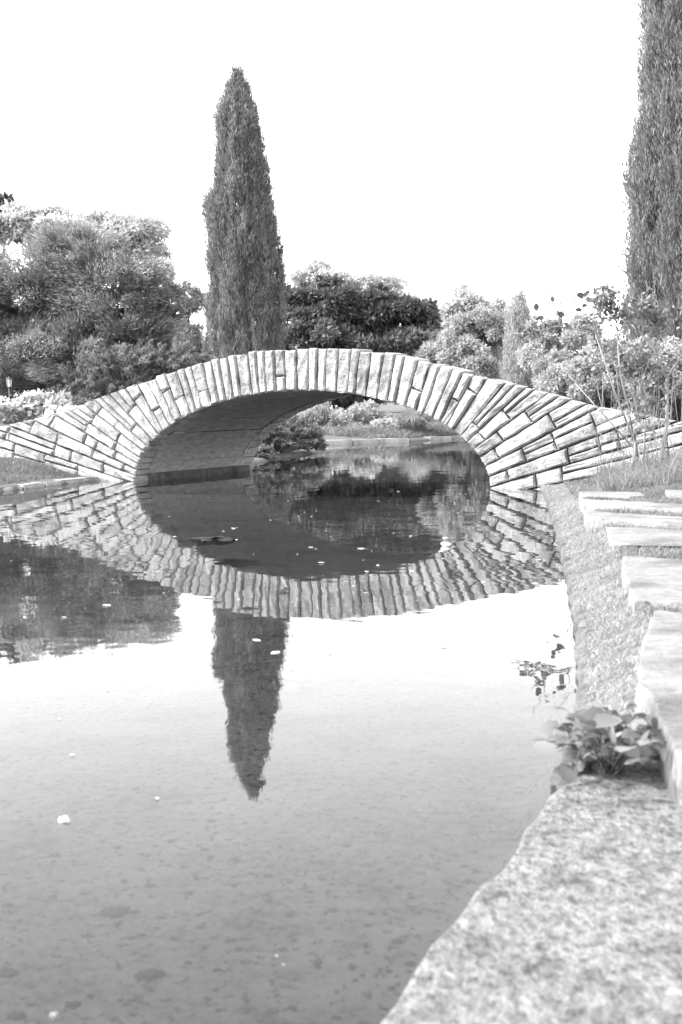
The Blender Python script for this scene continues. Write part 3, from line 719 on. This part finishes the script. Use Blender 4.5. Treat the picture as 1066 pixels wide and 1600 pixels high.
# filling hedge shrubs behind the far flower bed and beyond the bridge
for i, (x, y, D, rx, rz, lab) in enumerate([(-10, 590, 54, 95, 65, 'dense shrub behind the garden lamp'), (110, 590, 53, 95, 65, 'dense shrub behind the white flowers and spreading juniper'), (250, 580, 53, 80, 65, 'dense shrub at the foot of the thin pale tree'), (370, 590, 54, 75, 60, 'dense shrub behind the foot of the slender cypress'), (960, 612, 40, 70, 50, 'dense shrub behind the pale bushes at the bridge end'), (1060, 612, 40, 70, 50, 'dense shrub behind the thick cypress'), (450, 590, 56, 75, 65, 'dense round shrub beyond the arch, left of the dark trunk'), (590, 590, 57, 85, 65, 'dense wide shrub beyond the arch behind the flower bed'), (700, 588, 56, 75, 70, 'dense shrub beyond the arch behind the tall grass clump'), (533, 622, 51, 55, 32, 'low dense shrub under the dark broadleaf tree'), (715, 640, 47, 50, 28, 'low shrub on the far bank right of the tall grass clump'), (785, 640, 46, 50, 30, 'low shrub on the far bank beyond the bridge shoulder'), (810, 595, 50, 75, 60, 'low dense shrub at the foot of the small pale cypress')]):
    tree('hedge_shrub', lab, 'shrub', tuple(at(x, 640, D)[:2]), [ell(x, y, D, rx, rz), ell(x - 25, y + 12, D, rx * .7, rz * .7), ell(x + 25, y + 12, D, rx * .7, rz * .7)], 30000, .15, .08, M['dark_leaf' if D > 52 and x < 400 else 'mid_leaf'], 60 + i, 'random', .06, 'background shrubs', nsub=26)
# junipers
def juniper(name, label, base_xy, clumps, n_spray, per, ln, wd, seed, dirn=(0.5, -.2, .55), mat='juniper'):
    r = np.random.default_rng(seed); bz = g1(*base_xy) - .03; root = empty(name, (base_xy[0], base_xy[1], bz)); tag(root, label, 'juniper', 'juniper bushes')
    C = np.array([c[0] for c in clumps]); Rd = np.array([c[1] for c in clumps]); wts = Rd[:, 0] * Rd[:, 2]; wts /= wts.sum()
    j = r.choice(len(C), n_spray, p=wts); d = sph(r, n_spray); d[:, 2] = np.abs(d[:, 2]) * .9 - .15
    B = C[j] + d * Rd[j] * r.uniform(.35, .95, (n_spray, 1))
    D = unit(d * [1, 1, .4] + np.array([dirn]) * 1.1 + r.normal(0, .25, (n_spray, 3)))
    sl_ = Rd[j].mean(1)[:, None] * r.uniform(.35, .6, (n_spray, 1))
    q = np.repeat(np.arange(n_spray), per); m_ = len(q); f = r.uniform(0, 1, (m_, 1))
    P = B[q] + D[q] * f * sl_[q] + np.array([[0, 0, -1.]]) * f ** 2 * sl_[q] * .22 + r.normal(0, 1, (m_, 3)) * sl_[q] * .12 * (1.1 - f)
    V, Fq = leaf_quads(P, D[q] + sph(r, m_) * .6, ln, wd, r)
    tone = np.clip(r.uniform(0, 1, n_spray)[q] * .45 + r.uniform(0, 1, m_) * .3 + .25 * f[:, 0], 0, 1)
    place(root, link('foliage', fast_mesh('foliage', V, Fq, tone), M[mat]))
    mb = MB(); b = np.array([base_xy[0], base_xy[1], bz]); rr = random.Random(seed)
    for i in range(0, n_spray, max(1, n_spray // 90)):
        mb.tube([b + [rr.uniform(-.1, .1), rr.uniform(-.1, .1), 0], (b + B[i]) / 2 + [0, 0, .05], B[i]], [.022, .015, .006], 4)
    place(root, link('stems', mb.mesh('stems', True), M['bark']))
    return root
juniper('juniper_bush', 'spreading dark juniper overhanging the bridge beside the white flowers', tuple(at(215, 640, 27)[:2]),
        [ell(150, 605, 27, 55, 45), ell(205, 580, 27, 70, 45), ell(265, 575, 27, 60, 38), ell(120, 640, 26.5, 50, 40), ell(200, 630, 27, 80, 50), ell(310, 570, 27.5, 35, 22)], 520, 120, .065, .018, 71)
juniper('juniper_bush', 'low juniper trailing over the water under the arch', tuple(at(430, 700, 28.0)[:2]),
        [ell(420, 690, 27.2, 32, 30), ell(455, 683, 28.2, 42, 32), ell(405, 712, 26.4, 24, 20), ell(480, 700, 29.2, 28, 20)], 520, 60, .06, .018, 72, (.45, -.3, .25))

# flower bushes
def flowers(root, pts, size, seed, name='blossoms'):
    r = np.random.default_rng(seed); n = len(pts); P = np.repeat(pts, 5, 0)
    D = sph(r, n * 5) + np.array([[-.2, -.5, .6]]) * .9
    V, Fq = leaf_quads(P + sph(r, n * 5) * size * .15, D, size, size * .8, r)
    crown = [c for c in root.children if c.name.startswith('crown')][0]
    o = link(name, fast_mesh(name, V, Fq, r.uniform(0, 1, n * 5)), M['petal'], crown); tag(o, kind='stuff'); return o
def flower_bush(name, label, base_xy, clumps, n, ln, wd, mat, seed, nfl, fsize, mode='random', group='flower bushes'):
    root = tree(name, label, 'flower bush', base_xy, clumps, n, ln, wd, mat, seed, mode, .02, group, nsub=24)
    r = np.random.default_rng(seed + 500); C = np.array([c[0] for c in clumps]); Rd = np.array([c[1] for c in clumps])
    j = r.integers(0, len(C), nfl); d = sph(r, nfl); d[:, 1] = -np.abs(d[:, 1]); d[:, 2] = np.abs(d[:, 2]) * .9 - .1
    flowers(root, C[j] + d * Rd[j] * r.uniform(.9, 1.15, (nfl, 1)), fsize, seed + 501)
    return root
flower_bush('flower_bush', 'bush of small white flowers behind the low end of the bridge', tuple(at(50, 650, 24.6)[:2]),
            [ell(25, 645, 24.6, 40, 28), ell(70, 640, 24.6, 45, 30), ell(100, 655, 24.2, 30, 25), ell(0, 655, 24.4, 35, 30)], 16000, .075, .03, M['light_leaf'], 81, 150, .07)
flower_bush('flower_bush', 'loose flowering clump above the far kerb, left of the round bush', tuple(at(495, 672, 38.5)[:2]),
            [ell(490, 658, 39, 28, 26), ell(515, 655, 40, 25, 26), ell(470, 665, 38.6, 22, 20)], 7000, .15, .04, M['light_leaf'], 82, 50, .07, 'up')
flower_bush('flower_bush', 'round leafy bush in the middle of the far flower bed', tuple(at(560, 672, 39.2)[:2]),
            [ell(550, 660, 39.2, 30, 26), ell(575, 655, 40.0, 28, 28), ell(535, 670, 38.8, 20, 16)], 12000, .11, .05, M['light_leaf'], 83, 10, .06)
flower_bush('flower_bush', 'small bush thick with white flowers next to the tall grass clump', tuple(at(600, 676, 38.6)[:2]),
            [ell(597, 670, 38.6, 22, 15), ell(612, 666, 38.9, 18, 16)], 4000, .10, .045, M['light_leaf'], 84, 110, .07)
# ornamental grass clump
r = np.random.default_rng(90); bq = at(648, 684, 38.8); bz = g1(bq[0], bq[1]); nb = 1500
az = r.uniform(0, 2 * np.pi, nb); sp_ = r.uniform(.05, 1, nb)
P = np.stack([bq[0] + np.cos(az) * .16 * sp_, bq[1] + np.sin(az) * .16 * sp_, np.full(nb, bz)], 1)
o_ = np.stack([np.cos(az), np.sin(az), np.zeros(nb)], 1)
ln_ = r.uniform(.5, 1.1, (nb, 1)); side = unit(np.cross(o_, [[0, 0, 1.]])) * .007
p1 = P + ln_ * ((.62 - .2 * sp_[:, None]) * np.array([[0, 0, 1.]]) + .42 * sp_[:, None] * o_); p2 = P + ln_ * ((.95 - .75 * sp_[:, None] ** 1.5) * np.array([[0, 0, 1.]]) + .95 * sp_[:, None] * o_)
V = np.stack([P - side, P + side, p1 - side, p1 + side, p2 - side * .2, p2 + side * .2], 1).reshape(-1, 3); b_ = np.arange(nb)[:, None] * 6
Fq = np.concatenate([b_ + [0, 1, 3, 2], b_ + [2, 3, 5, 4]], 1).reshape(-1, 4)
root = empty('ornamental_grass', (bq[0], bq[1], bz)); tag(root, 'tall arching grass clump on the far bank beyond the arch', 'grass clump')
place(root, link('blades', fast_mesh('blades', V, Fq, np.repeat(r.uniform(0, 1, nb), 2)), M['light_leaf']))
# bed of low plants along the far bank
grass_patch('bed_grass', 'low pale ground cover on the far bank behind the kerbs', (-3.5, 6.5, 36.5, 46), lambda X, Y, d: d > .3, 60000, .16, .012, M['grass'], (0, -.3, 0), .3, 6)

# ------------------------------------------------------------------ garden lamp
lp = at(16, 640, 45.5); lz = g1(lp[0], lp[1]); lt = at(16, 588, 45.5)[2]
root = empty('garden_lamp', (lp[0], lp[1], lz)); tag(root, 'small post lantern in front of the feathery tree', 'lamp')
hl = lt - lz
mb = MB(); mb.tube([(0, 0, 0), (0, 0, .12), (0, 0, .13), (0, 0, hl - .34)], [.07, .06, .035, .03], 10); link('post', mb.mesh('post', True), M['metal'], root)
mb = MB(); mb.tube([(0, 0, hl - .34), (0, 0, hl - .10)], [.07, .10], 6); lgl = link('lantern_glass', mb.mesh('lantern_glass'), M['lamp_glass'], root)
mb = MB(); mb.tube([(0, 0, hl - .10), (0, 0, hl - .08), (0, 0, hl - .02), (0, 0, hl)], [.13, .12, .04, .015], 6); link('lantern_roof', mb.mesh('lantern_roof'), M['metal'], root)
for q in range(6):
    t = q * math.pi / 3; mb = MB(); mb.tube([(math.cos(t) * .072, math.sin(t) * .072, hl - .34), (math.cos(t) * .102, math.sin(t) * .102, hl - .10)], .008, 4); link('lantern_bar', mb.mesh('lantern_bar'), M['metal'], lgl)

# ------------------------------------------------------------------ leaves with a blade outline
def leaf_blade(name, L_, W_, lobes=0, fold=.18, seed=0, curl=.15):
    rr = random.Random(seed); n = 7; V = []; Fq = []
    for i in range(n + 1):
        t = i / n; hw = W_ * .5 * (math.sin(math.pi * min(1, t * .92 + .04)) ** .8) * (1 + (lobes * .22 * math.cos(i * math.pi))) if 0 < i < n else W_ * .02
        z = -curl * L_ * t * t
        V += [(-hw, L_ * t + rr.uniform(-.02, .02) * L_, z + fold * hw), (0, L_ * t, z), (hw, L_ * t + rr.uniform(-.02, .02) * L_, z + fold * hw)]
    for i in range(n):
        o = i * 3; Fq += [(o, o + 1, o + 4, o + 3), (o + 1, o + 2, o + 5, o + 4)]
    me = bpy.data.meshes.new(name); me.from_pydata(V, [], Fq); me.update()
    a_ = me.attributes.new('tone', 'FLOAT', 'FACE'); a_.data.foreach_set('value', np.full(len(Fq), rr.uniform(.2, .9), np.float32))
    for p in me.polygons: p.use_smooth = True
    return me
def set_leaf(parent, me, mat, pos, dirn, roll, scale=1.0):
    o = link('leaf', me, mat); y = Vector(dirn).normalized(); x = y.cross(Vector((0, 0, 1)))
    x = x.normalized() if x.length > 1e-4 else Vector((1, 0, 0)); z = x.cross(y)
    Mx = Matrix((x, y, z)).transposed() @ Matrix.Rotation(roll, 3, 'Y')
    o.matrix_world = Matrix.Translation(Vector(pos) - Vector(parent.location)) @ Mx.to_4x4() @ Matrix.Diagonal((scale, scale, scale, 1))
    o.parent = parent
    return o

# weed between the slabs
rr = random.Random(5)
wb = gnd(955, 1180, .10); root = empty('leafy_weed', (wb[0], wb[1], .06)); tag(root, 'low weed with broad lobed leaves sprouting between two slabs', 'weed')
variants = [leaf_blade('leaf', .11, .095, .5, .15, i, .25) for i in range(4)] + [leaf_blade('leaf', .07, .05, 0, .2, 10 + i, .15) for i in range(4)]
stems = MB()
for i in range(190):
    if i < 120: px_, py_ = rr.uniform(885, 1035), rr.uniform(1105, 1192)
    elif i < 150: px_, py_ = rr.uniform(855, 925), rr.uniform(1120, 1195)
    else: px_, py_ = rr.uniform(960, 1045), rr.uniform(1130, 1180)
    zz = rr.uniform(.10, .21) if py_ < 1170 else rr.uniform(.06, .13)
    p = gnd(px_, py_, zz); sm = i >= 150 or rr.random() < .45
    me = rr.choice(variants[4:] if sm else variants[:4])
    d = Vector((rr.uniform(-1, .8), rr.uniform(-.6, .5), rr.uniform(-.5, .4)))
    set_leaf(root, me, M['weed_dark'], p, d, rr.uniform(-.7, .7), rr.uniform(.35, .75))
    b0 = np.array([wb[0] + rr.uniform(-.03, .03), wb[1] + rr.uniform(-.03, .03), .05])
    if i % 3 == 0: stems.tube([b0, (b0 + p) / 2 + [0, 0, .03], p], [.002, .0017, .001], 4)
place(root, link('stems', stems.mesh('stems', True), M['bark']))

# sapling with pale stems in front of the bridge end
rr = random.Random(77); DS = 15.6
sbp = gnd(985, 738, .27); DS = sbp[1]
root = empty('sapling', (sbp[0], sbp[1], g1(sbp[0], sbp[1]))); tag(root, 'straggly sapling with pale thin stems and rounded leaves before the bridge end', 'sapling')
st = MB(); tips = []
def limb(p, q, r0, r1, depth, n=2):
    p, q = np.array(p), np.array(q); mid = (p + q) / 2 + np.array([rr.uniform(-.06, .06), rr.uniform(-.06, .06), rr.uniform(-.02, .06)])
    st.tube([p, mid, q], [r0, (r0 + r1) / 2, r1], 5)
    if depth > 0:
        for _ in range(n):
            t = rr.uniform(.35, 1); s0 = mid + (q - mid) * (t - .5) * 2 if t > .5 else p + (mid - p) * t * 2
            v = (q - p); l = np.linalg.norm(v); v = v / l
            d = v + np.array([rr.uniform(-.8, .8), rr.uniform(-.8, .6), rr.uniform(-.2, .6)]); d /= np.linalg.norm(d)
            limb(s0, s0 + d * l * rr.uniform(.35, .65), r1 * .9, r1 * .4, depth - 1, n)
    else: tips.append((p, q))
def pix(p):
    q = RM.T @ (np.array(p) - [0, 0, H]); return 533 + FPX * q[0] / -q[2], 800 - FPX * q[1] / -q[2]
def sap_ok(p):
    x, y = pix(p)
    if x < 895: return 465 < y < 550 and x > 790
    if x < 930: return y > 455 and rr.random() < .5
    return y > 440 + max(0, (960 - x)) * .3
B0 = np.array([sbp[0], sbp[1], g1(sbp[0], sbp[1]) - .02])
def sp_at(x, y, dd=0): return at(x, y, DS + dd)
limb(sp_at(1030, 738) * [1, 1, 0] + [0, 0, .26], sp_at(1042, 590), .026, .017, 0)
limb(sp_at(1042, 592), sp_at(985, 500), .014, .006, 2, 3); limb(sp_at(1042, 592), sp_at(1085, 520, -.3), .014, .006, 2, 3); limb(sp_at(1041, 620), sp_at(1075, 575, .3), .010, .005, 2, 3)
limb(sp_at(985, 735) * [1, 1, 0] + [0, 0, .26], sp_at(992, 690), .022, .02, 0)
limb(sp_at(992, 692), sp_at(1015, 560, .2), .014, .006, 2, 3); limb(sp_at(992, 692), sp_at(930, 520, -.2), .014, .006, 2, 3); limb(sp_at(990, 700), sp_at(900, 600), .010, .005, 2, 3)
limb(sp_at(992, 690), sp_at(960, 470), .014, .006, 2, 3); limb(sp_at(1005, 735) * [1, 1, 0] + [0, 0, .26], sp_at(1010, 640, -.2), .012, .006, 1, 3)
limb(sp_at(930, 520, -.2), sp_at(825, 515, -.5), .011, .006, 1, 5)
limb(sp_at(960, 470), sp_at(918, 468), .006, .003, 1, 3)
for _ in range(85):                                  # tangle of fine shoots around the stems
    x0 = rr.uniform(930, 1070); b_ = gnd(x0, rr.uniform(722, 742), .27); x1 = x0 + rr.uniform(-45, 30); t_ = at(x1, rr.uniform(570, 690), b_[1] + rr.uniform(-.3, .2))
    m_ = (b_ + t_) / 2 + np.array([rr.uniform(-.06, .06), rr.uniform(-.06, .06), .05]); rd = rr.uniform(.0022, .0048)
    st.tube([b_, m_, t_, t_ + np.array([rr.uniform(-.12, .12), rr.uniform(-.1, .1), rr.uniform(-.08, .1)])], [rd, rd * .8, rd * .5, rd * .25], 4)
place(root, link('stems', st.mesh('stems', True), M['pale_bark']))
lv = [leaf_blade('leaf', .085, .06, 0, .15, 30 + i, .2) for i in range(4)] + [leaf_blade('leaf', .06, .042, 0, .2, 40 + i, .1) for i in range(3)]
cnt = 0
twig = [t for t in tips if pix(t[1])[0] < 905]
for _ in range(110):
    p, q = rr.choice(twig); pos = p + (q - p) * rr.uniform(.1, 1.0)
    if not (795 < pix(pos)[0] < 900 and 455 < pix(pos)[1] < 560): continue
    set_leaf(root, rr.choice(lv[:4]), M['weed_dark'], pos, (rr.uniform(-1, .6), rr.uniform(-.8, .3), rr.uniform(-.8, .2)), rr.uniform(-1, 1), rr.uniform(.65, 1.05)); cnt += 1
while cnt < 290:
    p, q = rr.choice(tips); t = rr.uniform(.2, 1.05); pos = p + (q - p) * t + np.array([rr.uniform(-.03, .03) for _ in range(3)])
    if pos[2] < .75 or not sap_ok(pos): continue
    d = (q - p) / np.linalg.norm(q - p) + np.array([rr.uniform(-1, 1), rr.uniform(-1, .6), rr.uniform(-.9, .3)])
    set_leaf(root, rr.choice(lv), M['weed'], pos, d, rr.uniform(-1, 1), rr.uniform(.7, 1.25)); cnt += 1
r = np.random.default_rng(78); n = 6500; ti = r.integers(0, len(tips), n); Pa = np.array([t[0] for t in tips])[ti]; Qa = np.array([t[1] for t in tips])[ti]
P = Pa + (Qa - Pa) * r.uniform(0, 1.1, (n, 1)) + r.normal(0, .05, (n, 3)); P = P[[bool(p_[2] > .6 and pix(p_)[0] > 925 and sap_ok(p_)) for p_ in P]]
V, Fq = leaf_quads(P, sph(r, len(P)) + [[0, 0, -.2]], .055, .038, r)
tag(place(root, link('small_leaves', fast_mesh('small_leaves', V, Fq, r.uniform(0, 1, len(P))), M['weed'])), kind='stuff')

# dry weeds at the sapling's foot
grass_patch('tall_grass', 'tangle of tall dry grass stalks around the sapling stems', (2.6, 5.6, 13.5, 17.2), lambda X, Y, d: (d > .5) & (face_side(X, Y) > .1) & (X > 0.18 * Y), 16000, .27, .0035, M['grass'], (0, -.1, 0), .3, 9)

# ------------------------------------------------------------------ things in and on the water
def lump(name, mat, sx, sy, sz, seed, am=1.0):
    bm = bmesh.new(); bmesh.ops.create_icosphere(bm, subdivisions=3, radius=1)
    for v in bm.verts:
        k_ = 1 + am * .75 * noise.noise(v.co * 1.9 + Vector((seed * 3.1, 0, 0))) + + .3 * noise.noise(v.co * 4 + Vector((seed, 5, 0)))
        v.co = Vector((v.co.x * sx * k_, v.co.y * sy * k_, max(v.co.z, -.5) * sz * k_))
    me = bpy.data.meshes.new(name); bm.to_mesh(me); bm.free()
    for p in me.polygons: p.use_smooth = True
    me.materials.append(mat); return me
rr = random.Random(12)
debris = [lump('sunken_clump', M['dark_stone'], 1, .7, .35, i) for i in range(5)]
spots = [(235, 1383, 12), (12, 1412, 14), (180, 1425, 34), (210, 1425, 14), (360, 1470, 14), (372, 1484, 13), (235, 1525, 32), (497, 1503, 13), (620, 1472, 16), (10, 1525, 26), (115, 1573, 20), (366, 1345, 12), (320, 1328, 11), (330, 1283, 12), (580, 1430, 10), (420, 1410, 10), (130, 1395, 10), (85, 1332, 16), (640, 1505, 14), (445, 1600, 12), (25, 1592, 22), (520, 1425, 12)]
for i in range(120): spots.append((rr.uniform(0, 660), rr.uniform(1180, 1590), rr.choice((4, 5, 6, 7, 8, 11))))
for i, (x, y, s) in enumerate(spots):
    p = gnd(x, y, -.20); z = g1(p[0], p[1])
    if z > -.05: continue
    o = link('sunken_clump', rr.choice(debris)); sc = s * .62 * np.linalg.norm(p) / FPX
    o.location = (p[0], p[1], z + sc * .1); o.scale = (sc, sc * 1.3, sc * .8); o.rotation_euler = (0, 0, rr.uniform(0, 6.28))
    tag(o, 'dark clump of sunken debris on the shallow pond bottom', 'debris', 'sunken clumps on the pond bottom')
for x, y, s, lab in ((101, 1283, 17, 'lone pale stone breaking the shallow water'), (86, 1586, 17, 'pale knobbly stone on the pond bottom by dark clumps')):
    hi_ = y < 1400; p = gnd(x, y, 0 if hi_ else -.19); sc = s * .55 * np.linalg.norm(p) / FPX
    o = link('pale_stone', lump('pale_stone', M['white_stone'], 1, .8, .8, s + y, .4)); z = g1(p[0], p[1])
    o.scale = (sc, sc, sc); o.location = (p[0], p[1], (-.0 if hi_ else z + sc * .3)); tag(o, lab, 'stone')
# floating petals and leaves
fl = [leaf_blade('floating_leaf', .05, .03, 0, .1, 50 + i, .05) for i in range(3)]
fpx = [(365, 827, 1.3), (558, 858, 1.8), (508, 880, 1), (160, 946, 1.2), (95, 965, .8), (245, 1248, .35), (110, 1182, .4), (698, 1010, 1), (430, 1497, .14), (445, 1510, .1), (395, 1000, 1), (437, 1019, 1.1), (135, 865, .8), (690, 790, .8), (640, 838, .9), (300, 855, .8)]
for i in range(55): fpx.append((rr.uniform(250, 860), rr.uniform(730, 960), rr.uniform(.4, .9)))
for i in range(26): fpx.append((rr.uniform(0, 560), rr.uniform(860, 1150), 0)); fpx[-1] = fpx[-1][:2] + (rr.uniform(.25, .6) * min(1, (900 / fpx[-1][1]) ** 3),)
for x, y, s in fpx:
    p = gnd(x, y, 0)
    if float(sdf(np.array([p[0]]), np.array([p[1]]))[0]) > -.12: continue
    q = (p - BO); u_, w_ = q @ BU, q @ BW
    if 0 <= w_ <= DEPTH and abs(u_) > AH - .15: continue
    o = link('floating_leaf', rr.choice(fl), M['petal']); o.location = (p[0], p[1], .004); o.rotation_euler = (rr.uniform(-.1, .1), rr.uniform(-.1, .1), rr.uniform(0, 6.28)); o.scale = (s, s, s)
    if 0 <= w_ <= DEPTH: tag(o, 'pale leaf afloat beneath the bridge arch', 'leaf', 'leaves floating beneath the arch')
    elif w_ > DEPTH: tag(o, 'pale leaf afloat beyond the bridge near the low juniper', 'leaf', 'leaves floating beyond the bridge')
    elif w_ > -8: tag(o, 'pale leaf afloat in the dark reflection of the bridge arch', 'leaf', 'leaves floating before the bridge')
    else: tag(o, 'pale leaf afloat on the open pond out from the slabs', 'leaf', 'leaves floating on the open pond')
# dark lump just breaking the surface in front of the arch
swp = gnd(335, 842, 0); o = link('dark_hump', lump('dark_hump', M['dark_stone'], 1, .8, 1, 91, 1.0))
o.location = (swp[0], swp[1], -.014); o.scale = (.17, .26, .03); tag(o, 'low dark wet hump breaking the water in front of the arch', 'weed hump')
print('stones', nst, 'objects', len(bpy.data.objects), 'polys', sum(len(m_.polygons) for m_ in bpy.data.meshes))
